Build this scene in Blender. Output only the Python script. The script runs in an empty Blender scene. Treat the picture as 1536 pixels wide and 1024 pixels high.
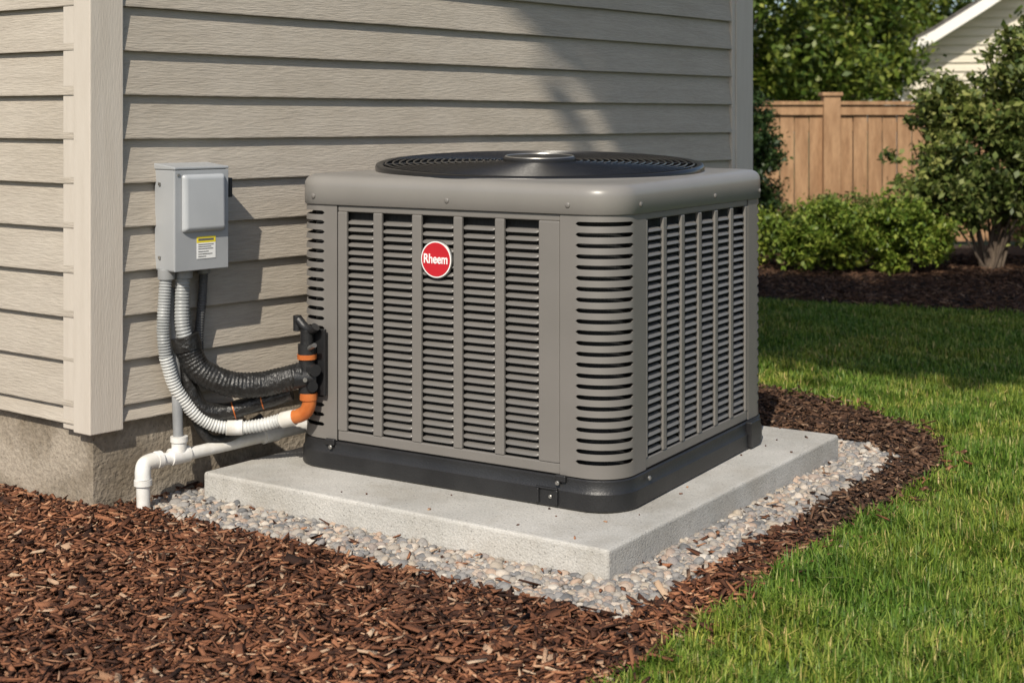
import bpy, bmesh, math, random
import numpy as np
from mathutils import Vector, Matrix, Quaternion
R = np.random.default_rng(7)
random.seed(7)
scene = bpy.context.scene
COL = scene.collection

# ------------------------------------------------------------------ materials
def new_mat(name):
    m = bpy.data.materials.new(name); m.use_nodes = True
    nt = m.node_tree; nt.nodes.clear()
    out = nt.nodes.new('ShaderNodeOutputMaterial')
    b = nt.nodes.new('ShaderNodeBsdfPrincipled')
    nt.links.new(b.outputs[0], out.inputs[0])
    return m, nt, b, out
def c4(c): return (c[0], c[1], c[2], 1)
def ramp(nt, stops, interp='LINEAR'):
    r = nt.nodes.new('ShaderNodeValToRGB'); cr = r.color_ramp; cr.interpolation = interp
    while len(cr.elements) < len(stops): cr.elements.new(0.5)
    for e, (p, c) in zip(cr.elements, stops): e.position = p; e.color = c4(c)
    return r
def pm(name, c1, c2, scale=6, rough=0.6, bump=0.0, bscale=60, stretch=(1,1,1), metallic=0, detail=6,
       fine=None, pits=0, spec=0.5, lo=0.35, hi=0.65, stain=None):
    m, nt, b, out = new_mat(name)
    tc = nt.nodes.new('ShaderNodeTexCoord'); mp = nt.nodes.new('ShaderNodeMapping')
    mp.inputs['Scale'].default_value = stretch
    nt.links.new(tc.outputs['Object'], mp.inputs['Vector'])
    n1 = nt.nodes.new('ShaderNodeTexNoise'); n1.inputs['Scale'].default_value = scale; n1.inputs['Detail'].default_value = detail
    nt.links.new(mp.outputs[0], n1.inputs['Vector'])
    r = ramp(nt, [(lo, c1), (hi, c2)]); nt.links.new(n1.outputs[0], r.inputs[0])
    col = r.outputs[0]
    n2 = nt.nodes.new('ShaderNodeTexNoise'); n2.inputs['Scale'].default_value = bscale; n2.inputs['Detail'].default_value = 4
    nt.links.new(mp.outputs[0], n2.inputs['Vector'])
    def mul(colr, fac):
        mx = nt.nodes.new('ShaderNodeMix'); mx.data_type = 'RGBA'; mx.blend_type = 'MULTIPLY'
        mx.inputs['Factor'].default_value = fac
        nt.links.new(col, mx.inputs['A']); nt.links.new(colr, mx.inputs['B']); return mx.outputs['Result']
    if fine:
        rr = ramp(nt, [(0.35, (1-fine,)*3), (0.65, (1+fine*0.4,)*3)]); nt.links.new(n2.outputs[0], rr.inputs[0])
        col = mul(rr.outputs[0], 1)
    h = n2.outputs[0]
    if pits:
        v = nt.nodes.new('ShaderNodeTexVoronoi'); v.inputs['Scale'].default_value = pits
        nt.links.new(mp.outputs[0], v.inputs['Vector'])
        rp = ramp(nt, [(0.08, (0.25,)*3), (0.2, (1,)*3)]); nt.links.new(v.outputs['Distance'], rp.inputs[0])
        col = mul(rp.outputs[0], 0.6)
    if stain:
        n3 = nt.nodes.new('ShaderNodeTexNoise'); n3.inputs['Scale'].default_value = stain[0]; n3.inputs['Detail'].default_value = 8; n3.inputs['Roughness'].default_value = 0.7
        nt.links.new(tc.outputs['Object'], n3.inputs['Vector'])
        rs = ramp(nt, [(0.38, stain[1]), (0.56, (1,1,1))]); nt.links.new(n3.outputs[0], rs.inputs[0]); col = mul(rs.outputs[0], 1)
    nt.links.new(col, b.inputs['Base Color'])
    b.inputs['Roughness'].default_value = rough; b.inputs['Metallic'].default_value = metallic
    b.inputs['Specular IOR Level'].default_value = spec
    if bump:
        bp = nt.nodes.new('ShaderNodeBump'); bp.inputs['Strength'].default_value = bump; bp.inputs['Distance'].default_value = 0.01
        nt.links.new(h, bp.inputs['Height']); nt.links.new(bp.outputs[0], b.inputs['Normal'])
    return m
def island_mat(name, stops, rough=0.8, transl=0, patch=None, bump=0, interp='LINEAR', spec=0.3, patch2=None):
    m, nt, b, out = new_mat(name)
    g = nt.nodes.new('ShaderNodeNewGeometry')
    r = ramp(nt, stops, interp); nt.links.new(g.outputs['Random Per Island'], r.inputs[0]); col = r.outputs[0]
    tc = nt.nodes.new('ShaderNodeTexCoord')
    for pt in (patch, patch2):
        if not pt: continue
        n = nt.nodes.new('ShaderNodeTexNoise'); n.inputs['Scale'].default_value = pt[0]; n.inputs['Detail'].default_value = 3
        nt.links.new(tc.outputs['Object'], n.inputs['Vector'])
        rr = ramp(nt, [(0.38, pt[1]), (0.62, pt[2])]); nt.links.new(n.outputs[0], rr.inputs[0])
        mx = nt.nodes.new('ShaderNodeMix'); mx.data_type = 'RGBA'; mx.blend_type = 'MULTIPLY'; mx.inputs['Factor'].default_value = 1
        nt.links.new(col, mx.inputs['A']); nt.links.new(rr.outputs[0], mx.inputs['B']); col = mx.outputs['Result']
    nt.links.new(col, b.inputs['Base Color']); b.inputs['Roughness'].default_value = rough
    b.inputs['Specular IOR Level'].default_value = spec
    if bump:
        n = nt.nodes.new('ShaderNodeTexNoise'); n.inputs['Scale'].default_value = bump
        nt.links.new(tc.outputs['Object'], n.inputs['Vector'])
        bp = nt.nodes.new('ShaderNodeBump'); bp.inputs['Strength'].default_value = 0.6; bp.inputs['Distance'].default_value = 0.004
        nt.links.new(n.outputs[0], bp.inputs['Height']); nt.links.new(bp.outputs[0], b.inputs['Normal'])
    if transl:
        t = nt.nodes.new('ShaderNodeBsdfTranslucent'); nt.links.new(col, t.inputs[0])
        ms = nt.nodes.new('ShaderNodeMixShader'); ms.inputs[0].default_value = transl
        nt.links.new(b.outputs[0], ms.inputs[1]); nt.links.new(t.outputs[0], ms.inputs[2]); nt.links.new(ms.outputs[0], out.inputs[0])
    return m

M = {}
M['siding'] = pm('siding_vinyl', (0.385,0.342,0.288), (0.425,0.380,0.322), 3, 0.62, 0.40, 22, stretch=(1,1,9), fine=0.07, spec=0.3, stain=(1.2,(0.93,0.92,0.90)))
M['trim'] = pm('trim_vinyl', (0.49,0.44,0.38), (0.52,0.47,0.41), 4, 0.6, 0.15, 30, stretch=(8,8,1), spec=0.3)
M['found'] = pm('foundation_concrete', (0.235,0.20,0.155), (0.35,0.30,0.24), 5, 0.9, 0.6, 70, fine=0.18, pits=60, stain=(2.5,(0.76,0.72,0.66)))
M['pad'] = pm('pad_concrete', (0.40,0.39,0.365), (0.49,0.475,0.445), 4, 0.85, 0.35, 160, fine=0.14, pits=60, stain=(3.0,(0.82,0.80,0.77)))
M['roof'] = pm('roof_shingle', (0.07,0.065,0.06), (0.12,0.11,0.10), 12, 0.9, 0.5, 40)
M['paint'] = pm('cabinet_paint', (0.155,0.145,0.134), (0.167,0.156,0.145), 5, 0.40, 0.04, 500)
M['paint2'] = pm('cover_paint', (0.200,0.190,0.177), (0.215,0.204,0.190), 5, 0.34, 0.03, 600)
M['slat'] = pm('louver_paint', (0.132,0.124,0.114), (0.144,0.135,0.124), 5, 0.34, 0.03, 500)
M['coil'] = pm('coil_fins', (0.004,0.004,0.004), (0.014,0.014,0.014), 3, 0.7, 0.3, 4, stretch=(120,120,1))
M['black'] = pm('black_plastic', (0.010,0.010,0.011), (0.017,0.017,0.018), 9, 0.42, 0.15, 200)
M['gloss'] = pm('black_enamel', (0.008,0.008,0.009), (0.011,0.011,0.012), 9, 0.28, 0.02, 200)
M['steel'] = pm('screw_steel', (0.3,0.29,0.27), (0.4,0.39,0.37), 30, 0.35, 0, metallic=0.8)
M['red'] = pm('badge_red', (0.42,0.012,0.02), (0.46,0.016,0.026), 9, 0.3)
M['white'] = pm('white_enamel', (0.75,0.75,0.74), (0.8,0.8,0.79), 9, 0.4)
M['boxg'] = pm('box_grey', (0.30,0.312,0.325), (0.335,0.347,0.36), 6, 0.42, 0.04, 300)
M['boxg2'] = pm('box_door_grey', (0.37,0.385,0.40), (0.41,0.425,0.44), 6, 0.36, 0.03, 300)
M['yellow'] = pm('label_yellow', (0.75,0.60,0.03), (0.8,0.65,0.04), 9, 0.5)
M['ink'] = pm('label_ink', (0.05,0.05,0.05), (0.12,0.12,0.12), 9, 0.6)
M['pvc'] = pm('pvc_white', (0.64,0.63,0.60), (0.74,0.73,0.71), 14, 0.38, 0.03, 100, stain=(9,(0.85,0.82,0.77)))
M['flexw'] = pm('flex_white', (0.50,0.51,0.50), (0.60,0.60,0.58), 14, 0.45)
M['flexg'] = pm('flex_grey', (0.26,0.27,0.27), (0.33,0.34,0.34), 14, 0.45)
M['flexd'] = pm('flex_dark', (0.06,0.062,0.064), (0.09,0.09,0.092), 14, 0.5)
M['pipeg'] = pm('pipe_grey', (0.20,0.205,0.21), (0.26,0.265,0.27), 14, 0.45)
M['foam'] = pm('insulation_foam', (0.010,0.010,0.010), (0.022,0.021,0.020), 25, 0.40, 0.8, 50)
M['copper'] = pm('copper_orange', (0.50,0.13,0.03), (0.62,0.19,0.05), 20, 0.4, 0.1, 90, metallic=0.25)
M['soil'] = pm('mulch_soil', (0.018,0.011,0.007), (0.05,0.03,0.018), 25, 0.95, 0.8, 80, fine=0.3)
M['turf'] = pm('turf_soil', (0.040,0.062,0.015), (0.078,0.11,0.027), 3, 0.95, 0.8, 60, fine=0.4)
M['gravb'] = pm('gravel_base', (0.045,0.04,0.035), (0.10,0.09,0.075), 40, 0.95, 0.8, 80, fine=0.3)
M['pebble'] = island_mat('pebbles', [(0,(0.12,0.12,0.122)),(0.20,(0.25,0.24,0.23)),(0.40,(0.37,0.315,0.25)),(0.56,(0.20,0.20,0.205)),(0.72,(0.38,0.275,0.205)),(0.88,(0.50,0.46,0.40)),(1,(0.17,0.165,0.165))], 0.75, bump=180)
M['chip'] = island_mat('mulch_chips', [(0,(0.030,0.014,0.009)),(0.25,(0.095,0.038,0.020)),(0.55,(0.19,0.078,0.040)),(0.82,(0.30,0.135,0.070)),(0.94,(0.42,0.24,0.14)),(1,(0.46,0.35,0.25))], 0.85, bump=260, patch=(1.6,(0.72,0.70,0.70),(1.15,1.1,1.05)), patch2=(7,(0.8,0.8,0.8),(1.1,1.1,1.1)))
M['chipd'] = island_mat('mulch_chips_dark', [(0,(0.022,0.012,0.008)),(0.5,(0.075,0.038,0.022)),(0.9,(0.15,0.08,0.046)),(1,(0.26,0.17,0.11))], 0.9, bump=260)  # darker chip colours; also paint shade into the strip right of the pad
M['grass'] = island_mat('grass_blades', [(0,(0.055,0.115,0.014)),(0.4,(0.120,0.215,0.028)),(0.72,(0.20,0.30,0.045)),(0.9,(0.31,0.365,0.085)),(1,(0.48,0.42,0.19))], 0.5, transl=0.30, patch=(1.7,(0.78,0.88,0.80),(1.28,1.08,1.05)), patch2=(9,(0.82,0.86,0.8),(1.15,1.08,1.05)))
M['fence'] = pm('fence_wood', (0.27,0.15,0.074), (0.39,0.235,0.125), 5, 0.8, 0.3, 30, stretch=(3,3,0.5), fine=0.15)
M['bark'] = pm('bark', (0.06,0.042,0.03), (0.12,0.09,0.065), 12, 0.95, 0.8, 40, stretch=(2,2,0.5))
M['cream'] = pm('neighbor_siding', (0.62,0.57,0.47), (0.66,0.61,0.51), 2, 0.7)
M['ntrim'] = pm('neighbor_trim', (0.74,0.72,0.67), (0.78,0.76,0.71), 2, 0.6)
M['glass'] = pm('window_glass', (0.02,0.025,0.03), (0.04,0.045,0.05), 2, 0.08)
def leafmat(name, a, b, c):
    return island_mat(name, [(0,a),(0.55,b),(1,c)], 0.45, transl=0.3, patch=(1.5,(0.7,0.75,0.7),(1.15,1.1,1.0)), spec=0.4)
M['leafA'] = leafmat('leaf_bright', (0.080,0.14,0.018), (0.19,0.26,0.036), (0.31,0.35,0.07))
M['leafB'] = leafmat('leaf_mid', (0.055,0.088,0.022), (0.15,0.19,0.047), (0.31,0.32,0.11))
M['leafC'] = leafmat('leaf_dark', (0.016,0.038,0.012), (0.036,0.070,0.020), (0.075,0.115,0.032))
M['leafD'] = leafmat('leaf_tree', (0.040,0.078,0.012), (0.12,0.175,0.026), (0.26,0.29,0.06))

# ------------------------------------------------------------------ helpers
def link(o, parent=None):
    COL.objects.link(o)
    if parent: o.parent = parent
    return o
def empty(name, loc=(0,0,0), rotz=0):
    e = bpy.data.objects.new(name, None); e.location = loc; e.rotation_euler = (0,0,rotz); e.empty_display_size = 0.1
    return link(e)
def mobj(name, verts, faces, mat, parent=None, smooth=False, angle=None):
    me = bpy.data.meshes.new(name); me.from_pydata([tuple(v) for v in verts], [], [tuple(f) for f in faces]); me.update()
    if mat: me.materials.append(mat)
    bm = bmesh.new(); bm.from_mesh(me); bmesh.ops.recalc_face_normals(bm, faces=bm.faces); bm.to_mesh(me); bm.free()
    if smooth: me.polygons.foreach_set('use_smooth', [True]*len(me.polygons))
    o = link(bpy.data.objects.new(name, me), parent)
    if smooth and angle:
        me.set_sharp_from_angle(angle=math.radians(angle))
    return o
def bev(o, w, seg=2):
    m = o.modifiers.new('bevel', 'BEVEL'); m.width = w; m.segments = seg; m.limit_method = 'ANGLE'; m.angle_limit = math.radians(35)
    return o
BF = [(0,1,3,2),(4,6,7,5),(0,4,5,1),(2,3,7,6),(0,2,6,4),(1,5,7,3)]
def boxv(x0,x1,y0,y1,z0,z1):
    return [(x,y,z) for x in (x0,x1) for y in (y0,y1) for z in (z0,z1)]
def boxes(name, lst, mat, parent=None, bevel=0):
    V=[];F=[]
    for b in lst:
        k=len(V); V+=boxv(*b); F+=[tuple(i+k for i in f) for f in BF]
    o = mobj(name, V, F, mat, parent)
    if bevel: bev(o, bevel)
    return o
def loft(rings, closed=True, cap0=False, cap1=False):
    n=len(rings[0]); V=[p for r in rings for p in r]; F=[]
    for i in range(len(rings)-1):
        for j in range(n if closed else n-1):
            a=i*n+j; b=i*n+(j+1)%n; F.append((a,b,b+n,a+n))
    if cap0: F.append(tuple(range(n)))
    if cap1: F.append(tuple(range((len(rings)-1)*n, len(rings)*n)))
    return V,F
def prism(name, poly, z0, z1, mat, parent=None, bevel=0):
    V,F = loft([[(x,y,z0) for x,y in poly],[(x,y,z1) for x,y in poly]], True, True, True)
    o = mobj(name,V,F,mat,parent)
    if bevel: bev(o,bevel,3)
    return o
def spline(pts, step):
    P=[np.array(p,float) for p in pts]; P=[2*P[0]-P[1]]+P+[2*P[-1]-P[-2]]; out=[]
    for i in range(1,len(P)-2):
        p0,p1,p2,p3=P[i-1:i+3]; n=max(2,int(np.linalg.norm(p2-p1)/step))
        for k in range(n):
            t=k/n; out.append(0.5*((2*p1)+(-p0+p2)*t+(2*p0-5*p1+4*p2-p3)*t*t+(-p0+3*p1-3*p2+p3)*t**3))
    out.append(P[-2]); return np.array(out)
def sweep(pts, rad, seg=14, closed=False):
    P=np.array(pts,float); n=len(P)
    rad=np.full(n,rad) if np.isscalar(rad) else np.array(rad)
    if closed: T=np.roll(P,-1,0)-np.roll(P,1,0)
    else: T=np.gradient(P,axis=0)
    T/=np.linalg.norm(T,axis=1)[:,None]
    up=np.array([0,0,1.0]) if abs(T[0][2])<0.9 else np.array([1.0,0,0])
    rings=[]; nrm=np.cross(T[0],up); nrm/=np.linalg.norm(nrm)
    for i in range(n):
        nrm=nrm-T[i]*nrm.dot(T[i]); nrm/=np.linalg.norm(nrm); b=np.cross(T[i],nrm)
        rings.append([tuple(P[i]+rad[i]*(math.cos(a)*nrm+math.sin(a)*b)) for a in np.linspace(0,2*math.pi,seg,endpoint=False)])
    if closed: rings.append(rings[0])
    return loft(rings,True,not closed,not closed)
def tube(name, pts, r, mat, parent=None, rib=None, step=0.01, seg=16, straight=False, noise=0):
    if rib: step=rib[0]/4
    if straight:
        P=[]
        for a,b in zip(pts[:-1],pts[1:]):
            a=np.array(a,float);b=np.array(b,float);k=max(2,int(np.linalg.norm(b-a)/step))
            P+= [a+(b-a)*i/k for i in range(k)]
        P.append(np.array(pts[-1],float)); P=np.array(P)
    else: P=spline(pts,step)
    rad=np.full(len(P),float(r))
    if rib: rad=rad+rib[1]*np.array([[0,1,1,0][i%4] for i in range(len(P))])
    if noise:
        rad=rad+noise*np.convolve(R.normal(size=len(P)+8),np.ones(5)/5,'same')[:len(P)]
    V,F=sweep(P,rad,seg); return mobj(name,V,F,mat,parent,True,50)
def multi(name, parts, mat, parent=None, smooth=True, angle=40):
    V=[];F=[]
    for v,f in parts:
        k=len(V); V+=list(v); F+=[tuple(i+k for i in g) for g in f]
    return mobj(name,V,F,mat,parent,smooth,angle)
def instances(name, tv, tf, Mx, T, mat, jitter=0, smooth=False, parent=None):
    tv=np.array(tv,float); tf=np.array(tf); n=len(T); nv=len(tv); k=tf.shape[1]
    B=np.broadcast_to(tv,(n,nv,3)).copy()
    if jitter: B*=1+R.uniform(-jitter,jitter,(n,nv,3))
    V=np.einsum('nij,nvj->nvi',Mx,B)+T[:,None,:]
    Fi=(tf[None]+(np.arange(n)*nv)[:,None,None]).reshape(-1)
    nf=n*len(tf)
    me=bpy.data.meshes.new(name); me.vertices.add(n*nv); me.vertices.foreach_set('co',V.reshape(-1).astype(np.float32))
    me.loops.add(len(Fi)); me.loops.foreach_set('vertex_index',Fi.astype(np.int32))
    me.polygons.add(nf); me.polygons.foreach_set('loop_start',(np.arange(nf)*k).astype(np.int32))
    me.polygons.foreach_set('loop_total',np.full(nf,k,np.int32))
    if smooth: me.polygons.foreach_set('use_smooth',np.ones(nf,bool))
    me.update(calc_edges=True); me.materials.append(mat)
    return link(bpy.data.objects.new(name,me),parent)
def rots(yaw,pitch,roll):
    cy,sy,cp,sp,cr,sr=np.cos(yaw),np.sin(yaw),np.cos(pitch),np.sin(pitch),np.cos(roll),np.sin(roll)
    Z=np.zeros_like(yaw);O=np.ones_like(yaw)
    A=np.array([[cy,-sy,Z],[sy,cy,Z],[Z,Z,O]]).transpose(2,0,1)
    B=np.array([[cp,Z,sp],[Z,O,Z],[-sp,Z,cp]]).transpose(2,0,1)
    C=np.array([[O,Z,Z],[Z,cr,-sr],[Z,sr,cr]]).transpose(2,0,1)
    return A@B@C
def inpoly(X,Y,poly):
    ins=np.zeros(len(X),bool); n=len(poly)
    for i in range(n):
        x0,y0=poly[i];x1,y1=poly[(i+1)%n]
        c=((y0>Y)!=(y1>Y))&(X<(x1-x0)*(Y-y0)/((y1-y0) or 1e-9)+x0); ins^=c
    return ins
def wob(X,Y,f,a,seed=0):
    return a*(np.sin(X*f+seed)*np.cos(Y*f*1.3+seed*2)+0.6*np.sin(X*f*2.7+Y*f*2.1+seed*3))

# ------------------------------------------------------------------ house frame
HC=np.array([-1.33,4.373]); ws=np.array([0.669,0.743]); wn=np.array([0.743,-0.669])
ANG_R=math.atan2(0.743,0.669); LD=np.array([-0.811,0.585]); ANG_L=math.atan2(-0.585,0.811)
WL=3.80
E=HC+WL*ws; L=HC+5.0*LD; Bk=E+L-HC
def W(s,d,z): p=HC+s*ws+d*wn; return (p[0],p[1],z)

house=empty('house')
prism('foundation',[tuple(HC),tuple(E),tuple(Bk),tuple(L)],-0.1,0.284,M['found'],house)
def inset(P,k):
    c=sum(P)/len(P); return [tuple(p+(c-p)/np.linalg.norm(c-p)*k) for p in P]
prism('wall_core',inset([HC,E,Bk,L],0.02),0.286,3.05,M['siding'],house)
def siding(name,x0,x1,loc,ang):
    V=[];F=[]
    edges=[0.286]+[0.34+0.142*k for k in range(0,20)]
    for a,b in zip(edges[:-1],edges[1:]):
        lip=-0.032
        nseg=24; xs=np.linspace(x0,x1,nseg+1)
        wv=np.convolve(R.normal(size=nseg+5),np.ones(5)/5,'valid')*0.0014
        k=len(V)
        for i,x in enumerate(xs):
            o_=wv[min(i,len(wv)-1)]
            for (y,z) in [(-0.004,a),(lip+o_,a+0.0005),(lip-0.0005+o_,a+0.004),(-0.0125,b)]: V.append((x,y,z+o_))
        for i in range(nseg):
            for j in range(3): F.append((k+4*i+j,k+4*i+j+1,k+4*i+5+j,k+4*i+4+j))
    o=mobj(name,V,F,M['siding'],house); o.location=(loc[0],loc[1],0); o.rotation_euler=(0,0,ang); return o
siding('siding_side',0.03,WL,HC,ANG_R)
siding('siding_front',-5.0,-0.03,HC,ANG_L)
def post(name,poly,z0=0.262,z1=3.05):
    return prism(name,poly,z0,z1,M['trim'],house,0.004)
n2=np.array([-0.585,-0.811])
def isect(d1,d2):
    A=np.array([wn,n2]); return HC+np.linalg.solve(A,np.array([d1,d2]))
pc=isect(0.039,0.039)
post('corner_post',[tuple(pc),tuple(HC+0.085*ws+0.039*wn),tuple(HC+0.085*ws-0.01*wn),tuple(HC),tuple(HC+0.050*LD),tuple(HC+0.050*LD+0.039*n2)])
post('corner_trim_strip',[tuple(HC+0.0545*LD+0.030*n2),tuple(HC+0.0545*LD),tuple(HC+0.115*LD),tuple(HC+0.115*LD+0.030*n2)],0.266)
post('corner_post_far',[tuple(HC+(WL-0.13)*ws+0.038*wn),tuple(HC+WL*ws+0.038*wn+0.03*ws),tuple(HC+WL*ws+0.03*ws-0.15*wn),tuple(HC+(WL-0.13)*ws-0.15*wn)])
post('corner_channel_far',[tuple(HC+(WL-0.165)*ws+0.034*wn),tuple(HC+(WL-0.133)*ws+0.034*wn),tuple(HC+(WL-0.133)*ws-0.01*wn),tuple(HC+(WL-0.165)*ws-0.01*wn)])
cen=(HC+E+Bk+L)/4
ex=[p+(p-cen)/np.linalg.norm(p-cen)*0.34 for p in (HC,E,Bk,L)]
prism('eave',[tuple(p) for p in ex],3.05,3.2,M['trim'],house)
mobj('roof',[(p[0],p[1],3.203) for p in [q+(q-cen)*0.02 for q in ex]]+[(cen[0],cen[1],4.9)],[(0,1,4),(1,2,4),(2,3,4),(3,0,4),(0,1,2,3)],M['roof'],house)
w=empty('window'); w.parent=house; w.location=(HC[0],HC[1],0); w.rotation_euler=(0,0,ANG_L)
boxes('window_frame',[(-3.0,-1.9,-0.05,-0.01,1.2,1.28),(-3.0,-1.9,-0.05,-0.01,2.3,2.38),(-3.0,-2.92,-0.05,-0.01,1.28,2.3),(-1.98,-1.9,-0.05,-0.01,1.28,2.3),(-2.92,-1.98,-0.045,-0.01,1.76,1.8)],M['ntrim'],w)
boxes('window_pane',[(-2.92,-1.98,-0.036,-0.034,1.28,2.3)],M['glass'],w)

# ------------------------------------------------------------------ ground sheets
mobj('ground',[(-150,-150,-0.008),(150,-150,-0.008),(150,150,-0.008),(-150,150,-0.008)],[(0,1,2,3)],M['turf'])
edge=spline([(0.75,7.4,0),(1.0,6.75,0),(1.25,6.3,0),(1.46,6.0,0),(1.64,5.55,0),(1.60,5.08,0),(1.30,4.58,0),(0.985,4.155,0),(0.735,3.80,0),(0.475,3.40,0),(0.25,3.08,0),(0.05,2.8,0),(-0.25,2.3,0),(-0.7,1.5,0)],0.08)[:,:2]
MUL=[tuple(p) for p in edge]+[(-5.6,1.5),(-6.2,7.8),(-2,8.5)]
PAD=[(-1.019,4.542),(0.259,3.707),(1.206,5.079),(-0.03,5.84)]
GRV=[(-1.24,4.44),(-1.0,4.26),(0.278,3.415),(1.455,5.10),(1.32,5.32),(0.9,5.5),(-0.03,5.84)]
mb=prism('mulch_bed',MUL,-0.006,0.0,M['soil'])
BED=[(0.2,10.6),(1.86,9.5),(2.6,9.2),(3.4,8.8),(5,8.4),(9,8.2),(12,8.6),(12,13.9),(0.2,13.9)]
bb=prism('mulch_bed.001',BED,-0.006,0.0,M['soil'])
gb=prism('gravel_border',GRV,0.001,0.005,M['gravb'])
HOUSE=[tuple(HC),tuple(E),tuple(Bk),tuple(L)]

def chips(name,n,xr,yr,cond,mat,parent,ln=(0.014,0.055),zr=0.024,big=0.07,z0=0.002,wmax=0.014):
    X=R.uniform(*xr,n);Y=R.uniform(*yr,n); k=cond(X,Y); X,Y=X[k],Y[k]; n=len(X)
    l=R.uniform(ln[0],ln[1],n)*R.uniform(0.5,1.2,n); wd=R.uniform(0.004,wmax,n); th=R.uniform(0.002,0.005,n)
    bg_=R.uniform(0,1,n)<big; l[bg_]*=1.5; wd[bg_]*=1.7
    tlt=1.0 if z0<0.05 else 0.15
    Mx=rots(R.uniform(0,6.28,n),R.normal(0,0.26*tlt,n),R.normal(0,0.45*tlt,n))
    S=np.zeros((n,3,3)); S[:,0,0]=l/2;S[:,1,1]=wd/2;S[:,2,2]=th/2
    T=np.stack([X,Y,R.uniform(0,1,n)**1.2*zr+z0+(np.maximum(0,wob(X,Y,5,0.008,2)) if z0<0.05 else 0)],1)
    tv=np.array([(x,y,z) for x in (-1,1) for y in (-1,1) for z in (-1,1)],float)
    tv[:4,1]*=0.65
    return instances(name,tv,BF,Mx@S,T,mat,jitter=0.42,parent=parent)
def cm(X,Y):
    x2=X+wob(X,Y,23,0.012,1); y2=Y+wob(X,Y,19,0.012,4)
    return inpoly(x2,y2,MUL)&~inpoly(X,Y,HOUSE)&~inpoly(X,Y,PAD)&~(inpoly(x2,y2,GRV)&(R.uniform(0,1,len(X))>0.02))
inview=lambda X,Y: np.abs(X)<(Y*0.372+0.55)
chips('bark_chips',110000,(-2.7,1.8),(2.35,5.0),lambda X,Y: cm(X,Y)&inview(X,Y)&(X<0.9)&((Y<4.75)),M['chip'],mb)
chips('bark_chips_painted_shade',42000,(0.2,1.9),(3.2,7.3),lambda X,Y: cm(X,Y)&inview(X,Y)&((Y>4.6-0.9*(X-0.2))),M['chipd'],mb,ln=(0.012,0.04))  # right-hand strip: its shade is put into the darker chip colour
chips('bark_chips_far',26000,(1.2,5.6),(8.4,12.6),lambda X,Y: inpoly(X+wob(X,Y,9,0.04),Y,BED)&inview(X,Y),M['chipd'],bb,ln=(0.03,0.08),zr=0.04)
chips('stray_chips',9000,(-0.3,2.1),(2.7,6.4),lambda X,Y: inpoly(X-0.09,Y+0.04,MUL)&~inpoly(X,Y,MUL)&(R.uniform(0,1,len(X))<0.5),M['chip'],mb,zr=0.03,z0=0.004)
bm=bmesh.new(); bmesh.ops.create_icosphere(bm,subdivisions=2,radius=1); iv=[tuple(v.co) for v in bm.verts]; ifc=[[v.index for v in f.verts] for f in bm.faces]; bm.free()
n=70000; X=R.uniform(-1.3,1.5,n);Y=R.uniform(3.3,5.6,n)
k=inpoly(X+wob(X,Y,17,0.018,3),Y+wob(X,Y,21,0.018,5),GRV)&~inpoly(X,Y,PAD)&~inpoly(X,Y,HOUSE)&((Y<5.3)|(X>0.9)); X,Y=X[k],Y[k]
n=len(X); k=R.permutation(n)[:9800]; X,Y=X[k],Y[k]; n=len(X)
sz=R.lognormal(math.log(0.0090),0.36,n).clip(0.004,0.020)
Mx=rots(R.uniform(0,6.28,n),R.normal(0,0.35,n),R.normal(0,0.35,n)); S=np.zeros((n,3,3))
S[:,0,0]=sz*R.uniform(1.0,1.45,n);S[:,1,1]=sz*R.uniform(0.8,1.1,n);S[:,2,2]=sz*R.uniform(0.5,0.85,n)
T=np.stack([X,Y,0.001+R.uniform(0,0.010,n)],1)
instances('pebbles',iv,ifc,Mx@S,T,M['pebble'],jitter=0.15,smooth=True,parent=gb)

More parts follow.
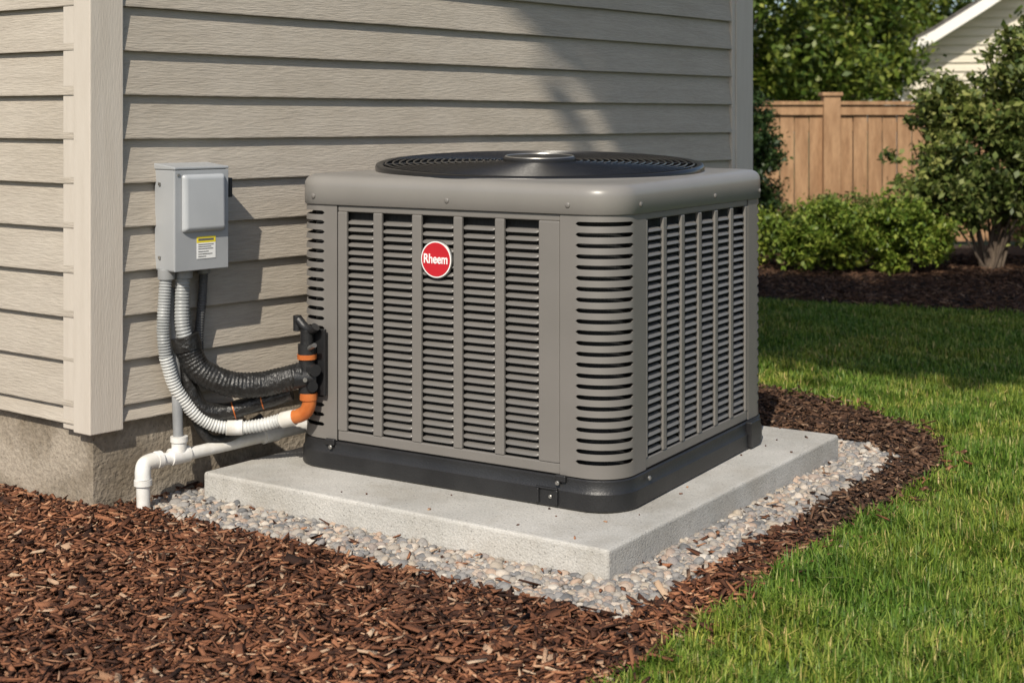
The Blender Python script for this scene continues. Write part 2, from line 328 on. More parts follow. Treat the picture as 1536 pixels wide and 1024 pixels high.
# grass
lawn=empty('lawn')
def grass(name,dens,yr,xr,h,wd):
    n=int(dens*(yr[1]-yr[0])*(xr[1]-xr[0])); X=R.uniform(*xr,n);Y=R.uniform(*yr,n)
    e1=wob(X,Y,25,0.022,6); k=inview(X,Y)&~inpoly(X-0.0+e1,Y+e1,MUL)&~inpoly(X+e1,Y+e1*2,BED)&~inpoly(X,Y,HOUSE)
    k&=(R.uniform(0,1,n)<0.75+wob(X,Y,9,0.25,2))
    X,Y=X[k],Y[k]; n=len(X)
    hh=h*R.uniform(0.4,1.3,n)*(1+wob(X,Y,7,0.18,8)+wob(X,Y,31,0.12,5)); w_=wd*R.uniform(0.6,1.3,n)
    yaw=R.uniform(0,6.28,n)+wob(X,Y,6,1.0,3); lean=np.abs(R.normal(0.45,0.42,n)).clip(0,1.4)
    d=np.stack([np.cos(yaw),np.sin(yaw)],1); d=d+np.stack([wob(X,Y,8,0.5,1),wob(X,Y,8,0.5,9)],1); d/=np.linalg.norm(d,axis=1)[:,None]
    t=np.stack([-d[:,1],d[:,0]],1)
    base=np.stack([X,Y,np.full(n,-0.006)],1)
    V=np.zeros((n,5,3))
    mid=base+np.concatenate([d*(lean*0.22*hh)[:,None],(hh*0.55)[:,None]],1)
    tip=base+np.concatenate([d*(lean*0.95*hh)[:,None],(hh*(1-0.3*lean))[:,None]],1)
    tw=np.concatenate([t,np.zeros((n,1))],1)*w_[:,None]/2
    V[:,0]=base-tw;V[:,1]=base+tw;V[:,2]=mid-tw*0.85;V[:,3]=mid+tw*0.85;V[:,4]=tip
    F=np.array([(0,1,3),(0,3,2),(2,3,4)])
    Fi=(F[None]+(np.arange(n)*5)[:,None,None]).reshape(-1); nf=n*3
    me=bpy.data.meshes.new(name); me.vertices.add(n*5); me.vertices.foreach_set('co',V.reshape(-1).astype(np.float32))
    me.loops.add(len(Fi)); me.loops.foreach_set('vertex_index',Fi.astype(np.int32)); me.polygons.add(nf)
    me.polygons.foreach_set('loop_start',(np.arange(nf)*3).astype(np.int32)); me.polygons.foreach_set('loop_total',np.full(nf,3,np.int32))
    me.polygons.foreach_set('use_smooth',np.ones(nf,bool))
    me.update(calc_edges=True); me.materials.append(M['grass']); link(bpy.data.objects.new(name,me),lawn)
grass('blades_near',32000,(2.4,4.4),(-0.4,2.3),0.052,0.0044)
grass('blades_mid',24000,(4.4,6.6),(0.9,3.2),0.046,0.0050)
grass('blades_far',12000,(6.6,10.5),(0.7,4.6),0.042,0.0075)

# ------------------------------------------------------------------ concrete pad
pad=prism('concrete_pad',PAD,-0.05,0.095,M['pad'],None,0.010)
chips('debris',220,(-1.0,1.2),(3.7,5.6),lambda X,Y: inpoly(X,Y,[(-0.95,4.54),(0.26,3.75),(1.15,5.05),(1.0,5.2),(0.33,3.98),(-0.75,4.66)]),M['chip'],pad,ln=(0.004,0.013),zr=0.001,z0=0.0965,wmax=0.006,big=0.02)

# ------------------------------------------------------------------ air conditioner
AC=empty('air_conditioner',(0.097,4.853,0),math.atan2(-0.524,0.851))
hx,hy=0.615,0.600
def slope(x,y,k): return k*(-0.524*x+0.851*y)
def rr(ax,ay,r,z,ns=20,na=12):
    P=[]
    cs=[(ax-r,-ay+r,-90),(ax-r,ay-r,0),(-ax+r,ay-r,90),(-ax+r,-ay+r,180)]
    for i,(cx,cy,a0) in enumerate(cs):
        for k in range(na+1):
            a=math.radians(a0+90*k/na); P.append((cx+r*math.cos(a),cy+r*math.sin(a),z))
        nx=cs[(i+1)%4]; a=math.radians(nx[2]); q=(nx[0]+r*math.cos(a),nx[1]+r*math.sin(a)); p=P[-1]
        for k in range(1,ns): P.append((p[0]+(q[0]-p[0])*k/ns,p[1]+(q[1]-p[1])*k/ns,z))
    return P
def rro(o,z,r=0.115): return rr(hx+o,hy+o,max(0.02,r+o),z)
ang=[math.atan2(p[1],p[0]) for p in rro(0.0,0)]
def circ(r,z): return [(r*math.cos(a),r*math.sin(a),z) for a in ang]
def mixr(A,B,t,z): return [(a[0]*(1-t)+b[0]*t,a[1]*(1-t)+b[1]*t,z) for a,b in zip(A,B)]
rings=[rro(-0.02,0.972),rro(0.006,0.972),rro(0.0085,0.974),rro(0.0085,1.036),rro(0.0070,1.048),rro(0.001,1.0585),rro(-0.008,1.0665),rro(-0.020,1.0715)]
A0=rro(-0.020,0)
rings+=[mixr(A0,circ(0.572,0),0.5,1.074),circ(0.574,1.078),circ(0.568,1.082),circ(0.560,1.080),circ(0.556,1.05),circ(0.55,0.94)]
rings=[[(x,y,z+(slope(x,y,0.013)*min(1,(z-0.974)/0.07) if z>0.974 else 0)) for x,y,z in r_] for r_ in rings]
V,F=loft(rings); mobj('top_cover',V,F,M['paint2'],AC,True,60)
V,F=loft([circ(0.556,0.96),circ(0.02,0.955)],True,False,True); mobj('fan_orifice_floor',V,F,M['gloss'],AC)
KS=0.050
col_r=[]
for r_,dz in ((0.575,None),(0.577,-0.008),(0.573,0.001),(0.562,0.004),(0.551,0.000),(0.548,-0.02)):
    col_r.append([(r_*math.cos(a),r_*math.sin(a),(1.070+slope(r_*math.cos(a),r_*math.sin(a),0.013)) if dz is None else 1.102+dz+slope(r_*math.cos(a),r_*math.sin(a),KS)) for a in ang])
col_r.append(circ(0.544,0.957))
V,F=loft(col_r); mobj('fan_guard_collar',V,F,M['gloss'],AC,True,60)
def gz(x,y): 
    r=math.hypot(x,y); return 1.104+0.008*(1-(r/0.56)**2)+slope(x,y,KS)
parts=[]
for r in np.linspace(0.150,0.540,17):
    parts.append(sweep([(r*math.cos(a),r*math.sin(a),gz(r*math.cos(a),r*math.sin(a))) for a in np.linspace(0,2*math.pi,96,endpoint=False)],0.0034,6,True))
for k in range(16):
    a=2*math.pi*k/16+0.1; pp=[]
    for r in np.linspace(0.1,0.560,16):
        x,y=r*math.cos(a+0.25*(r-0.1)),r*math.sin(a+0.25*(r-0.1)); pp.append((x,y,gz(x,y)-0.006))
    parts.append(sweep(pp,0.0045,6))
multi('fan_grille',parts,M['gloss'],AC)
def disc(r,z0,z1,e=0.004,n=48,cx=0,cy=0):
    f=lambda r,z:[(cx+r*math.cos(a),cy+r*math.sin(a),z+slope(r*math.cos(a),r*math.sin(a),KS)) for a in np.linspace(0,2*math.pi,n,endpoint=False)]
    return loft([f(r,z0),f(r,z1-e),f(r-e,z1)],True,True,True)
multi('fan_hub',[disc(0.128,1.102,1.126,0.006)],M['black'],AC)
multi('fan_hub_ring',[sweep([(0.119*math.cos(a),0.119*math.sin(a),1.126+slope(0.119*math.cos(a),0.119*math.sin(a),KS)) for a in np.linspace(0,2*math.pi,64,endpoint=False)],0.0035,6,True)],M['steel'],AC)
multi('fan_motor',[disc(0.09,0.96,1.09,0.01)],M['black'],AC)
V=[];F=[]
for k in range(4):
    a0=k*math.pi/2+0.4
    nb=10
    b0=len(V)
    for i,r in enumerate(np.linspace(0.08,0.50,8)):
        for j in range(nb):
            a=a0+(j/(nb-1))*(1.15-0.5*(r-0.08))+0.3*r
            V.append((r*math.cos(a),r*math.sin(a),1.00+0.055*j/(nb-1)))
    for i in range(7):
        for j in range(nb-1):
            q=b0+i*nb+j; F.append((q,q+1,q+nb+1,q+nb))
mobj('fan_blades',V,F,M['gloss'],AC,True)
V,F=loft([rro(-0.03,0.17),rro(-0.03,0.97)],True,True,True); mobj('coil_core',V,F,M['coil'],AC)
V,F=loft([rro(-0.02,0.0955),rro(0.010,0.0965),rro(0.015,0.102),rro(0.014,0.150),rro(0.008,0.158),rro(0.007,0.186),rro(0.003,0.190),rro(-0.03,0.190)],True,True,False)
mobj('base_pan',V,F,M['black'],AC,True,35)
r=0.115; ext=0.19
samp=[]
for t in np.linspace(ext,r,11)[:-1]: samp.append((t,0,0,1))
for a in np.linspace(0,90,23): 
    a=math.radians(a); samp.append((r-r*math.sin(a),r-r*math.cos(a),math.sin(a),math.cos(a)))
for t in np.linspace(r,ext,11)[1:]: samp.append((0,t,1,0))
sd=[0]
for p,q in zip(samp[:-1],samp[1:]): sd.append(sd[-1]+math.hypot(p[0]-q[0],p[1]-q[1]))
Ls=sd[-1]
i0=min(range(len(sd)),key=lambda i:abs(sd[i]-0.052)); i1=min(range(len(sd)),key=lambda i:abs(sd[i]-(Ls-0.080)))
wt=[]
for i in range(len(sd)):
    if i<=i0 or i>=i1: wt.append(0)
    elif i==i0+1 or i==i1-1: wt.append(0.85)
    else: wt.append(1)
ns=23; zc=[0.240+k*(0.945-0.240)/(ns-1) for k in range(ns)]; hh=0.0066; pz=zc[1]-zc[0]
for ci,(sx,sy) in enumerate([(1,-1),(1,1),(-1,1),(-1,-1)]):
    V=[];F=[]; rows=[]
    rows.append([0.193]*len(samp)); omit=set(); offs=[[0]*len(samp)]
    for k,z in enumerate(zc):
        rows.append([z-hh*w_ for w_ in wt]); offs.append([-0.0008*w_ for w_ in wt])
        omit.add(len(rows)-1)
        rows.append([z+hh*w_ for w_ in wt]); offs.append([0.0012*w_ for w_ in wt])
        if k<ns-1:
            rows.append([z+hh*w_+ (pz-2*hh*w_)*0.4 for w_ in wt]); offs.append([0.0004*w_ for w_ in wt])
    rows.append([0.972]*len(samp)); offs.append([0]*len(samp))
    for rz,of in zip(rows,offs):
        for (a,b,nx,ny),z,o in zip(samp,rz,of):
            V.append((sx*(hx-a+o*nx),sy*(hy-b+o*ny),z))
    n=len(samp)
    for i in range(len(rows)-1):
        if i in omit: continue
        for j in range(n-1):
            q=i*n+j; F.append((q,q+1,q+n+1,q+n))
    o=mobj('corner_panel_%d'%(ci+1),V,F,M['paint'],AC,True,40)
    m=o.modifiers.new('s','SOLIDIFY'); m.thickness=0.003; m.offset=0
    m=o.modifiers.new('e','EDGE_SPLIT'); m.split_angle=math.radians(35)
def side(name,mp,p0,p1,cols):
    V=[];F=[]
    def bx(a0,a1,q0,q1,z0,z1):
        k=len(V)
        for v in boxv(a0,a1,q0,q1,z0,z1): V.append(mp(*v))
        F.extend([tuple(i+k for i in f) for f in BF])
    zb,zt=0.226,0.950
    bx(p0+0.002,p1-0.002,-0.014,-0.001,0.193,zb); bx(p0+0.002,p1-0.002,-0.014,-0.001,zt,0.972)
    ed=[p0+0.002]+[c for cc in cols for c in cc]+[p1-0.002]
    for i in range(0,len(ed),2): bx(ed[i],ed[i+1],-0.012,0.0015,zb-0.0005,zt+0.0005)
    o=mobj(name+'_frame',V,F,M['paint'],AC); bev(o,0.004,3)
    V=[];F=[]; pitch=0.0250; nsl=int((zt-zb)/pitch)
    for (a,b) in cols:
        wv=b-a
        st=[(0,0.15),(0.03,0.62),(0.09,0.93),(0.2,1),(0.5,1),(0.8,1),(0.91,0.93),(0.97,0.62),(1,0.15)]
        for k in range(nsl):
            z=zb+0.012+k*pitch+R.normal(0,0.0004)
            k0=len(V)
            for (t,s) in st:
                p=a-0.002+t*(wv+0.004)
                prof=[(-0.016,0.0112),(-0.008,0.0092),(-0.003,0.0042),(-0.001,-0.0015),(-0.0035,-0.003),(-0.007,0.003),(-0.017,0.0095)]
                for (q,dz) in prof: V.append(mp(p,-0.012+(q+0.012)*s,z+0.003+(dz-0.003)*s))
            m_=7
            for i in range(len(st)-1):
                for j in range(m_):
                    q0=k0+i*m_+j; q1=k0+i*m_+(j+1)%m_; F.append((q0,q1,q1+m_,q0+m_))
    mobj(name+'_louvers',V,F,M['slat'],AC,True,50)
fc=[(hx-1.0,hx-0.891),(hx-0.856,hx-0.736),(hx-0.699,hx-0.576),(hx-0.543,hx-0.422),(hx-0.388,hx-0.265)]
side('front_panel',lambda p,q,z:(p,-hy-q,z),-hx+ext,hx-ext,fc)
side('rear_panel',lambda p,q,z:(p,hy+q,z),-hx+ext,hx-ext,fc)
rc=[]; y=-hy+0.205
for k in range(6): rc.append((y+0.1345*k,y+0.1345*k+0.108))
side('side_panel',lambda p,q,z:(hx+q,p,z),-hy+ext,hy-ext,rc[:6])
side('far_side_panel',lambda p,q,z:(-hx-q,p,z),-hy+ext,hy-ext,rc[:6])
parts=[]
def bolt(mp,r=0.008,t=0.004):
    ringf=lambda rr_,q:[mp(rr_*math.cos(a),q,rr_*math.sin(a)) for a in np.linspace(0,2*math.pi,14,endpoint=False)]
    return loft([ringf(r,0),ringf(r,t*0.6),ringf(r*0.7,t)],True,False,True)
for x in (-0.52,0.02,0.455): parts.append(bolt(lambda p,q,z,x=x:(x+p,-hy-0.0085-q,1.0+z)))
for y in (-0.46,0.1,0.5): parts.append(bolt(lambda p,q,z,y=y:(hx+0.0085+q,y+p,1.0+z)))
multi('cover_screws',parts,M['paint'],AC)
parts=[]
for x in (-0.44,0.425): parts.append(bolt(lambda p,q,z,x=x:(x+p,-hy-0.016-q,0.172+z),0.007,0.006))
parts.append(bolt(lambda p,q,z:(0.40+p,-hy-0.016-q,0.128+z),0.006,0.004))
for y in (-0.42,0.44): parts.append(bolt(lambda p,q,z,y=y:(hx+0.016+q,y+p,0.172+z),0.007,0.006))
multi('base_bolts',parts,M['steel'],AC)
boxes('base_brackets',[(-0.465,-0.425,-hy-0.018,-hy-0.004,0.178,0.198),(0.415,0.452,-hy-0.018,-hy-0.004,0.176,0.196),(0.35,0.362,-hy-0.022,-hy-0.012,0.105,0.150),(0.415,0.427,-hy-0.022,-hy-0.012,0.105,0.150),(0.35,0.427,-hy-0.022,-hy-0.012,0.150,0.156),
   (hx+0.004,hx+0.026,0.38,0.47,0.10,0.19)],M['black'],AC,0.003)
bx_=hx-0.637; bz=0.813
def vd(r,q0,q1,e): 
    f=lambda r,q:[(bx_+r*math.cos(a),-hy-q,bz+r*math.sin(a)) for a in np.linspace(0,2*math.pi,64,endpoint=False)]
    return loft([f(r,q0),f(r,q1-e),f(r-e,q1)],True,True,True)
multi('badge_rim',[vd(0.0600,-0.002,0.007,0.0015)],M['steel'],AC)
multi('badge_ring_white',[vd(0.0575,0.0,0.0078,0.0005)],M['white'],AC)
multi('badge_face',[vd(0.0540,0.0,0.0088,0.001)],M['red'],AC)
cu=bpy.data.curves.new('badge_lettering','FONT'); cu.body='Rheem'; cu.size=0.036; cu.align_x='CENTER'; cu.align_y='CENTER'; cu.extrude=0.0006; cu.offset=0.0007
cu.materials.append(M['white']); t=link(bpy.data.objects.new('badge_lettering',cu),AC); t.location=(bx_,-hy-0.0095,bz+0.001); t.rotation_euler=(math.pi/2,0,0); t.scale=(0.92,1.15,1)

# ------------------------------------------------------------------ disconnect box (wall frame)
DB=empty('electrical_disconnect_box',(HC[0],HC[1],0),ANG_R)
s0,s1=0.2076,0.4196
boxes('enclosure',[(s0+0.003,s1-0.003,-0.134,-0.02,0.762,1.094)],M['boxg'],DB,0.006)
V=[(s0,-0.142,1.092),(s1,-0.142,1.092),(s1,-0.018,1.092),(s0,-0.018,1.092),(s0,-0.142,1.101),(s1,-0.142,1.101),(s1,-0.018,1.112),(s0,-0.018,1.112)]
bev(mobj('hood',V,[(0,1,2,3),(4,5,6,7),(0,1,5,4),(1,2,6,5),(2,3,7,6),(3,0,4,7)],M['boxg'],DB),0.003)
boxes('front_cover',[(s0+0.001,s1-0.001,-0.141,-0.1345,0.763,1.090)],M['boxg'],DB,0.002)
V=[(s0+0.022,-0.141,0.885),(s1-0.016,-0.141,0.885),(s1-0.016,-0.141,1.080),(s0+0.022,-0.141,1.080),(s0+0.034,-0.160,0.897),(s1-0.026,-0.160,0.897),(s1-0.026,-0.156,1.070),(s0+0.034,-0.156,1.070)]
bev(mobj('door',V,[(0,1,2,3),(4,5,6,7),(0,1,5,4),(1,2,6,5),(2,3,7,6),(3,0,4,7)],M['boxg2'],DB),0.010,4)
boxes('warning_label_header',[(s0+0.085,s0+0.158,-0.1425,-0.1405,0.852,0.872)],M['yellow'],DB)
boxes('warning_label',[(s0+0.085,s0+0.158,-0.1425,-0.1405,0.800,0.8515)],M['white'],DB)
boxes('label_print',[(s0+0.090,s0+0.090+w_,-0.1432,-0.1424,z,z+0.0022) for z,w_ in ((0.845,0.06),(0.838,0.05),(0.831,0.058),(0.822,0.04),(0.814,0.055),(0.806,0.03))]+[(s0+0.090,s0+0.15,-0.1432,-0.1424,0.859,0.866)],M['ink'],DB)
def cyl_x(x0,x1,y,z,r,n=20):
    f=lambda x,r:[(x,y+r*math.cos(a),z+r*math.sin(a)) for a in np.linspace(0,2*math.pi,n,endpoint=False)]
    return loft([f(x0,r),f(x1-0.002,r),f(x1,r-0.002)],True,True,True)
multi('switch_boss',[cyl_x(s1-0.003,s1+0.014,-0.090,1.025,0.028),cyl_x(s1+0.014,s1+0.026,-0.090,1.025,0.018)],M['black'],DB)
boxes('switch_lever',[(s1+0.016,s1+0.030,-0.122,-0.092,0.995,1.060)],M['black'],DB,0.003)
boxes('cover_screw',[(s0+0.010,s0+0.018,-0.144,-0.141,1.072,1.080),(s0-0.002,s0+0.001,-0.06,-0.05,0.80,0.81),(s0-0.002,s0+0.001,-0.06,-0.05,1.04,1.05)],M['steel'],DB)
def cylz(s,d,z0,z1,r,n=20):
    f=lambda z,r:[(s+r*math.cos(a),-d+r*math.sin(a),z) for a in np.linspace(0,2*math.pi,n,endpoint=False)]
    return loft([f(z0,r),f(z1,r)],True,True,True)
multi('conduit_hubs',[cylz(0.2246,0.07,0.735,0.765,0.028),cylz(0.282,0.08,0.735,0.765,0.031),cylz(0.385,0.05,0.74,0.765,0.022)],M['pipeg'],DB)

# ------------------------------------------------------------------ conduits and lines
EC=empty('electrical_conduit')
tube('flex_upper',[W(0.2246,0.07,0.765),W(0.216,0.07,0.66),W(0.212,0.07,0.56),W(0.220,0.072,0.48)],0.0185,M['flexg'],EC,rib=(0.0095,0.003))
tube('flex_lower',[W(0.220,0.072,0.482),W(0.255,0.075,0.38),W(0.31,0.09,0.295),W(0.37,0.115,0.245),W(0.431,0.15,0.228),W(0.49,0.20,0.232),W(0.548,0.25,0.249),W(0.572,0.32,0.272)],0.0195,M['flexw'],EC,rib=(0.0105,0.003))
tube('coupling',[W(0.412,0.138,0.231),W(0.431,0.15,0.229),W(0.455,0.17,0.229)],0.026,M['pvc'],EC)
tube('coupling_end',[W(0.548,0.262,0.251),W(0.566,0.305,0.264)],0.0265,M['pvc'],EC,straight=True)
EC2=empty('electrical_conduit.001')
tube('flex_dark',[W(0.385,0.05,0.765),W(0.378,0.05,0.65),W(0.366,0.05,0.54),W(0.362,0.06,0.42)],0.0135,M['flexd'],EC2,rib=(0.0085,0.0025))
EC3=empty('electrical_conduit.002')
tube('rigid_pipe',[W(0.262,0.04,0.70),W(0.266,0.06,0.45),W(0.258,0.09,0.18)],0.0165,M['pipeg'],EC3,seg=18)
RL=empty('refrigerant_line')
tube('flex_sleeve',[W(0.282,0.08,0.765),W(0.277,0.08,0.66),W(0.276,0.085,0.58),W(0.290,0.09,0.52)],0.0225,M['flexg'],RL,rib=(0.0105,0.003))
tube('insulated_suction_line',[W(0.283,0.09,0.535),W(0.300,0.10,0.475),W(0.325,0.125,0.425),W(0.396,0.18,0.383),W(0.47,0.235,0.377),W(0.53,0.29,0.392),W(0.578,0.345,0.412)],0.041,M['foam'],RL,rib=(0.013,0.0018),seg=20)
tube('sleeve_mouth',[W(0.283,0.088,0.545),W(0.292,0.095,0.500)],0.046,M['foam'],RL,straight=True,noise=0.002)
tube('insulated_liquid_line',[W(0.305,0.06,0.45),W(0.315,0.07,0.37),W(0.345,0.09,0.30),W(0.41,0.13,0.283),W(0.48,0.19,0.305),W(0.565,0.29,0.345)],0.028,M['foam'],RL,noise=0.0015)
tube('control_cable_bundle',[W(0.33,0.05,0.44),W(0.335,0.06,0.30),W(0.37,0.08,0.20),W(0.44,0.10,0.185),W(0.56,0.14,0.24)],0.017,M['foam'],RL,noise=0.001)
for i,(p,q,rr_) in enumerate([(W(0.430,0.150,0.286),W(0.433,0.152,0.287),0.0295),(W(0.500,0.212,0.315),W(0.503,0.2145,0.316),0.0295)]):
    tube('band_%d'%i,[p,q],rr_,M['copper'],RL,straight=True)
SV=empty('service_valve')
vs,vd_=0.580,0.352
def VZ(z0,z1,r,name,mat,ds=0,dd=0): return tube(name,[W(vs+ds,vd_+dd,z0),W(vs+ds,vd_+dd,z1)],r,mat,SV,straight=True,seg=18)
VZ(0.475,0.512,0.030,'valve_neck',M['black']); VZ(0.508,0.56,0.022,'valve_stem',M['black'])
tube('valve_handle',[W(0.572,0.318,0.590),W(0.578,0.345,0.566),W(0.582,0.375,0.560),W(0.584,0.392,0.572)],0.015,M['black'],SV)
tube('valve_cap',[W(0.572,0.312,0.552),W(0.572,0.312,0.603)],0.014,M['black'],SV,straight=True)
VZ(0.462,0.478,0.0325,'orange_band',M['copper']); VZ(0.345,0.462,0.027,'valve_body',M['black'])
tube('valve_port',[W(0.585,0.352,0.43),W(0.572,0.405,0.43)],0.020,M['black'],SV,straight=True)
tube('valve_port_low',[W(0.585,0.352,0.375),W(0.572,0.392,0.375)],0.018,M['black'],SV,straight=True)
tube('valve_port_side',[W(0.54,0.33,0.40),W(0.60,0.37,0.40)],0.034,M['black'],SV,straight=True)
tube('orange_elbow',[W(0.580,0.362,0.345),W(0.581,0.362,0.315),W(0.578,0.350,0.288),W(0.571,0.325,0.272),W(0.566,0.306,0.266)],0.0235,M['copper'],SV)
VZ(0.328,0.350,0.029,'orange_collar',M['copper'],dd=0.008)
tube('service_port',[W(0.57,0.375,0.50),W(0.565,0.41,0.515)],0.008,M['steel'],SV,straight=True)
tube('service_port_low',[W(0.566,0.36,0.40),W(0.545,0.385,0.40)],0.007,M['steel'],SV,straight=True)
vp=empty('valve_plate'); vp.parent=SV; vp.location=W(vs,vd_,0); vp.rotation_euler=(0,0,math.atan2(-0.524,0.851))
boxes('plate',[(-0.045,0.055,0.024,0.036,0.34,0.56)],M['black'],vp,0.003)
DP=empty('drain_pipe')
dd=0.092; zz=0.158
tube('horizontal_run',[W(0.16,dd,zz-0.004),W(1.1,dd,zz+0.012)],0.0205,M['pvc'],DP,straight=True,step=0.1,seg=20)
tube('elbow',[W(0.178,dd,zz),W(0.150,dd,zz),W(0.128,dd,zz-0.006),W(0.118,dd+0.006,zz-0.026),W(0.116,dd+0.01,zz-0.052)],0.0255,M['pvc'],DP,step=0.004,seg=20)
tube('elbow_collar',[W(0.116,dd+0.01,zz-0.050),W(0.116,dd+0.01,zz-0.068)],0.0285,M['pvc'],DP,straight=True,seg=20)
tube('elbow_collar_top',[W(0.170,dd,zz),W(0.188,dd,zz)],0.0285,M['pvc'],DP,straight=True,seg=20)
tube('spout',[W(0.116,dd+0.01,zz-0.06),W(0.115,dd+0.014,0.004)],0.0215,M['pvc'],DP,straight=True,seg=20)
tube('tee_body',[W(0.225,dd,zz),W(0.292,dd,zz)],0.0275,M['pvc'],DP,straight=True,seg=20)
tube('tee_riser',[W(0.258,dd,zz),W(0.258,dd,zz+0.048)],0.0245,M['pvc'],DP,straight=True,seg=20)
tube('tee_collar',[W(0.258,dd,zz+0.045),W(0.258,dd,zz+0.062)],0.0285,M['pvc'],DP,straight=True,seg=20)
tube('pipe_coupling',[W(0.60,dd,zz+0.004),W(0.66,dd,zz+0.005)],0.0265,M['pvc'],DP,straight=True,seg=20)

# ------------------------------------------------------------------ fence
FN=empty('wooden_fence')
bl=[]; x=-1.0
while x<12: 
    bl.append((x,x+0.138,13.985+R.uniform(-0.006,0.006),14.01,0.03,1.41+R.uniform(-0.004,0.004))); x+=0.149
boxes('pickets',bl,M['fence'],FN)
boxes('rails',[(-1,12,14.015,14.05,1.15,1.24),(-1,12,14.015,14.05,0.25,0.34),(-1,12,13.955,13.975,1.31,1.405),(-1,12,13.93,14.04,1.412,1.45)],M['fence'],FN,0.004)
px=[3.235+2.05*k for k in range(-2,5)]
boxes('posts',[(p-0.085,p+0.085,13.90,14.06,0,1.50) for p in px]+[(p-0.105,p+0.105,13.88,14.08,1.502,1.540) for p in px],M['fence'],FN,0.006)

# ------------------------------------------------------------------ neighbor house
ny=24.0; th=-0.30
NH=empty('neighbor_house',(6.05-(6.05*math.cos(th)-ny*math.sin(th)), ny-(6.05*math.sin(th)+ny*math.cos(th)),0),th)
rake=[(6.05,2.22),(6.7,2.42),(7.3,2.74),(8.1,3.25),(12.0,5.9)]; rk=rake+[(24-x,z) for x,z in rake[-2::-1]]
wallp=[(6.65,0),(6.65,2.40)]+[(x,z-0.02) for x,z in rk[2:-2]]+[(17.35,2.40),(17.35,0)]
V,F=loft([[(x,ny,z) for x,z in wallp],[(x,ny+9,z) for x,z in wallp]],True,True,True); mobj('walls',V,F,M['cream'],NH)
bl=[]
for k in range(34):
    z=0.15*k
    if z<2.4: x0=6.66
    else: x0=np.interp(z+0.16,[p[1] for p in rake],[p[0] for p in rake])
    bl.append((x0,24-x0,ny-0.03,ny-0.001,z,z+0.012))
    bl.append((x0,24-x0,ny-0.018,ny-0.001,z+0.012,z+0.07))
boxes('clapboards',bl,M['cream'],NH)
top=[(x,z+0.10) for x,z in rk]
V,F=loft([[(x,y,z) for x,z in top] +[(x,y,z-0.07) for x,z in top[::-1]] for y in (ny-0.55,ny+9.4)],True,True,True); mobj('roof',V,F,M['roof'],NH)
V,F=loft([[(x,y,z+0.028) for x,z in rk] +[(x,y,z-0.17) for x,z in rk[::-1]] for y in (ny-0.56,ny-0.44)],True,True,True); mobj('rake_board',V,F,M['ntrim'],NH)
V,F=loft([[(x,y,z+0.025) for x,z in rk] +[(x,y,z-0.02) for x,z in rk[::-1]] for y in (ny-0.44,ny-0.002)],True,True,True); mobj('soffit',V,F,M['ntrim'],NH)
boxes('corner_boards',[(6.62,6.80,ny-0.04,ny-0.001,0,2.36),(17.2,17.38,ny-0.04,ny-0.001,0,2.36)],M['ntrim'],NH)
boxes('window',[(9.4,9.5,ny-0.06,ny-0.002,1.3,2.8),(10.4,10.5,ny-0.06,ny-0.002,1.3,2.8),(9.5,10.4,ny-0.06,ny-0.002,2.7,2.8),(9.5,10.4,ny-0.06,ny-0.002,1.3,1.4),(9.5,10.4,ny-0.05,ny-0.002,2.0,2.06)],M['ntrim'],NH)
boxes('window_glass',[(9.5,10.4,ny-0.035,ny-0.003,1.4,2.7)],M['glass'],NH)

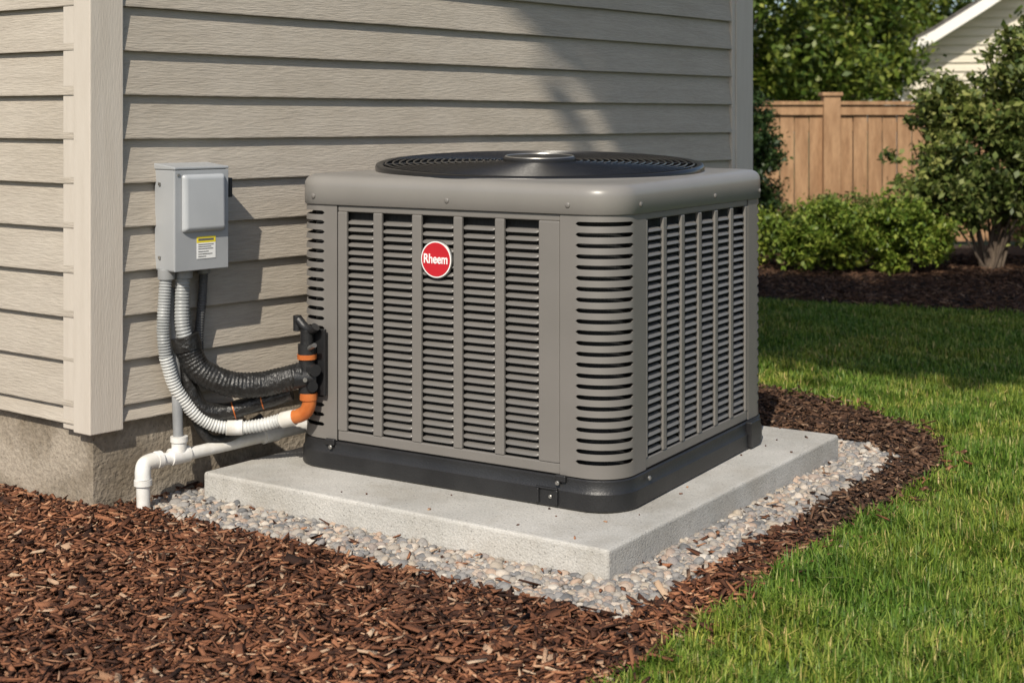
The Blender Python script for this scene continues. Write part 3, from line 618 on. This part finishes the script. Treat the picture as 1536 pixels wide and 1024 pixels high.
# ------------------------------------------------------------------ plants
def plant(name,base,ells,ncl,nlf,leaf,mat,clr,stems=5,trunk=0.03,shell=0.35,single=False,root=(0,0)):
    P=empty(name,(base[0],base[1],0))
    w_=np.array([e[3]*e[4]*e[5] for e in ells])**0.7; w_/=w_.sum()
    idx=R.choice(len(ells),ncl,p=w_); E_=np.array(ells)[idx]
    d=R.normal(size=(ncl,3)); d/=np.linalg.norm(d,axis=1)[:,None]
    rad=(shell+(1-shell)*R.uniform(0,1,ncl)**0.6)*R.uniform(0.85,1.10,ncl)
    C=E_[:,:3]+d*rad[:,None]*E_[:,3:]
    C[:,2]=np.maximum(C[:,2],0.05)
    cr=clr*R.uniform(0.5,1.4,ncl)
    L_=np.repeat(C,nlf,0)+R.normal(size=(ncl*nlf,3))*np.repeat(cr,nlf)[:,None]*np.array([1,1,0.75])*0.6
    L_=L_[L_[:,2]>0.015]; n=len(L_)
    lf=leaf*R.uniform(0.55,1.3,n)
    Mx=rots(R.uniform(0,6.28,n),R.normal(0,0.7,n),R.normal(0,0.7,n))
    S=np.zeros((n,3,3)); S[:,0,0]=lf;S[:,1,1]=lf*0.55;S[:,2,2]=lf
    tv=[(-0.5,0,0),(0,-0.5,0.06),(0.5,0,-0.05),(0,0.5,0.06)]
    instances('foliage',tv,[(0,1,2,3)],Mx@S,L_,mat,jitter=0.2,parent=P)
    parts=[]
    rx,ry=root
    if single:
        zt=min(c[2] for c in ells)
        q=[(rx,ry,-0.05),(rx*0.85+0.02*zt,ry*0.85,zt*0.35),(rx*0.4,ry*0.4,zt*0.78),(0,0,zt*1.08)]
        pp=spline(q,0.15); parts.append(sweep(pp,np.linspace(trunk*1.2,trunk*0.5,len(pp)),10))
    for k in range(stems):
        c=C[R.integers(ncl)]
        if single:
            f_=R.uniform(0.80,1.0) if rx else R.uniform(0.5,1.0)
            b0=np.array([rx*0.4*(1-f_)/0.22 if rx else 0,0,zt*f_])
        else: b0=np.array([R.normal(0,trunk*1.5),R.normal(0,trunk*1.5),-0.02])
        m1=b0+(c-b0)*0.45+np.array([0,0,0.12*np.linalg.norm(c-b0)])
        pp=spline([b0,m1,c],0.08 if not single else 0.2); tr=trunk*(0.55 if not single else 0.35)
        parts.append(sweep(pp,np.linspace(tr,tr*0.25,len(pp)),7))
    multi('branches',parts,M['bark'],P)
    return P
plant('shrub',(2.50,11.2),[(0,0,0.28,0.38,0.32,0.26),(0.12,-0.05,0.36,0.27,0.25,0.23)],105,110,0.050,M['leafA'],0.072,8,0.012)
plant('shrub.001',(3.22,11.2),[(0,0,0.30,0.40,0.34,0.27),(-0.1,-0.1,0.40,0.27,0.25,0.25)],110,110,0.050,M['leafA'],0.072,8,0.012)
plant('shrub.002',(2.95,12.6),[(0,0,0.30,0.6,0.36,0.26)],80,110,0.045,M['leafB'],0.09,8,0.012)
plant('shrub.003',(1.85,11.7),[(0,0,0.28,0.4,0.34,0.26)],70,110,0.045,M['leafA'],0.09,8,0.012)
plant('tall_shrub',(3.98,11.5),[(-0.15,0,1.0,0.64,0.45,0.50),(-0.30,-0.1,0.65,0.42,0.36,0.36),(0.22,0,1.45,0.52,0.42,0.46),(0.4,0,0.68,0.52,0.42,0.44),(0.5,0.1,1.85,0.45,0.38,0.38),(-0.35,0,1.35,0.32,0.3,0.28)],370,78,0.070,M['leafB'],0.10,30,0.024,shell=0.3)
plant('tall_shrub.001',(5.1,12.0),[(0,0,1.2,0.8,0.6,0.9)],180,100,0.06,M['leafB'],0.13,14,0.026)
plant('evergreen_shrub',(2.2,12.9),[(0,0,0.75,0.34,0.4,0.75)],150,110,0.05,M['leafC'],0.11,8,0.03)
plant('tree',(3.3,20.5),[(0,0,3.0,1.4,1.4,1.9),(-1.2,0.5,3.4,1.3,1.3,1.7),(1.2,0.2,2.1,1.1,1.0,0.9)],340,70,0.13,M['leafD'],0.27,16,0.12,single=True)
plant('tree.001',(9.6,36.0),[(0,0,3.3,1.9,1.4,1.7),(-1.8,0,2.6,1.6,1.2,1.6),(1.6,0.3,4.2,1.5,1.2,1.5)],330,70,0.17,M['leafD'],0.36,14,0.14,single=True)
plant('tree.002',(1.0,19.0),[(0,0,2.9,1.5,1.4,2.2)],220,70,0.13,M['leafB'],0.30,12,0.12,single=True)
plant('tree.003',(3.2,27.0),[(0,0,2.6,2.2,1.5,2.2)],240,70,0.17,M['leafC'],0.4,12,0.14,single=True)
plant('tree.004',(5.45,22.0),[(0,0,3.3,0.85,0.8,0.95),(0.55,0,2.2,0.55,0.5,0.6),(-0.6,0,2.2,0.6,0.5,0.7)],190,70,0.12,M['leafD'],0.22,12,0.07,single=True)
# unseen leaning tree, added behind the viewpoint to cast shade on the lawn
tx,ty=2.75,8.55
plant('unseen_shade_tree',(tx-0.25*12.2,ty-0.968*12.2),[(0,0,11.0,1.9,1.5,0.7),(1.5,0.6,11.2,1.4,1.3,0.6)],330,80,0.30,M['leafD'],0.42,16,0.2,single=True,root=(5.2,-0.8))

# ------------------------------------------------------------------ light
el=math.radians(42); hxs,hys=-0.25,-0.968
to=Vector((hxs*math.cos(el),hys*math.cos(el),math.sin(el)))
sl=bpy.data.lights.new('sun','SUN'); sl.energy=5.0; sl.angle=math.radians(0.5); sl.color=(1.0,0.925,0.80)
so=link(bpy.data.objects.new('sun',sl)); so.rotation_euler=to.to_track_quat('Z','Y').to_euler(); so.location=(-3,-6,9)
wd=bpy.data.worlds.new('World'); scene.world=wd; wd.use_nodes=True; nt=wd.node_tree
bg=nt.nodes['Background']; sk=nt.nodes.new('ShaderNodeTexSky'); sk.sky_type='NISHITA'; sk.sun_disc=False
sk.sun_elevation=el; sk.sun_rotation=math.atan2(hxs,hys); sk.dust_density=1.5
nt.links.new(sk.outputs[0],bg.inputs[0]); bg.inputs[1].default_value=0.12

# ------------------------------------------------------------------ camera
cd=bpy.data.cameras.new('camera'); cam=link(bpy.data.objects.new('camera',cd)); cam.location=(0,0,1.25); cam.rotation_euler=(math.pi/2,0,0)
cd.sensor_width=36; cd.lens=48.4; cd.shift_y=-0.215; cd.clip_end=500; cd.clip_start=0.05
cd.dof.use_dof=True; cd.dof.focus_distance=4.3; cd.dof.aperture_fstop=4.5
scene.camera=cam
scene.view_settings.view_transform='Standard'; scene.view_settings.look='None'; scene.view_settings.exposure=0
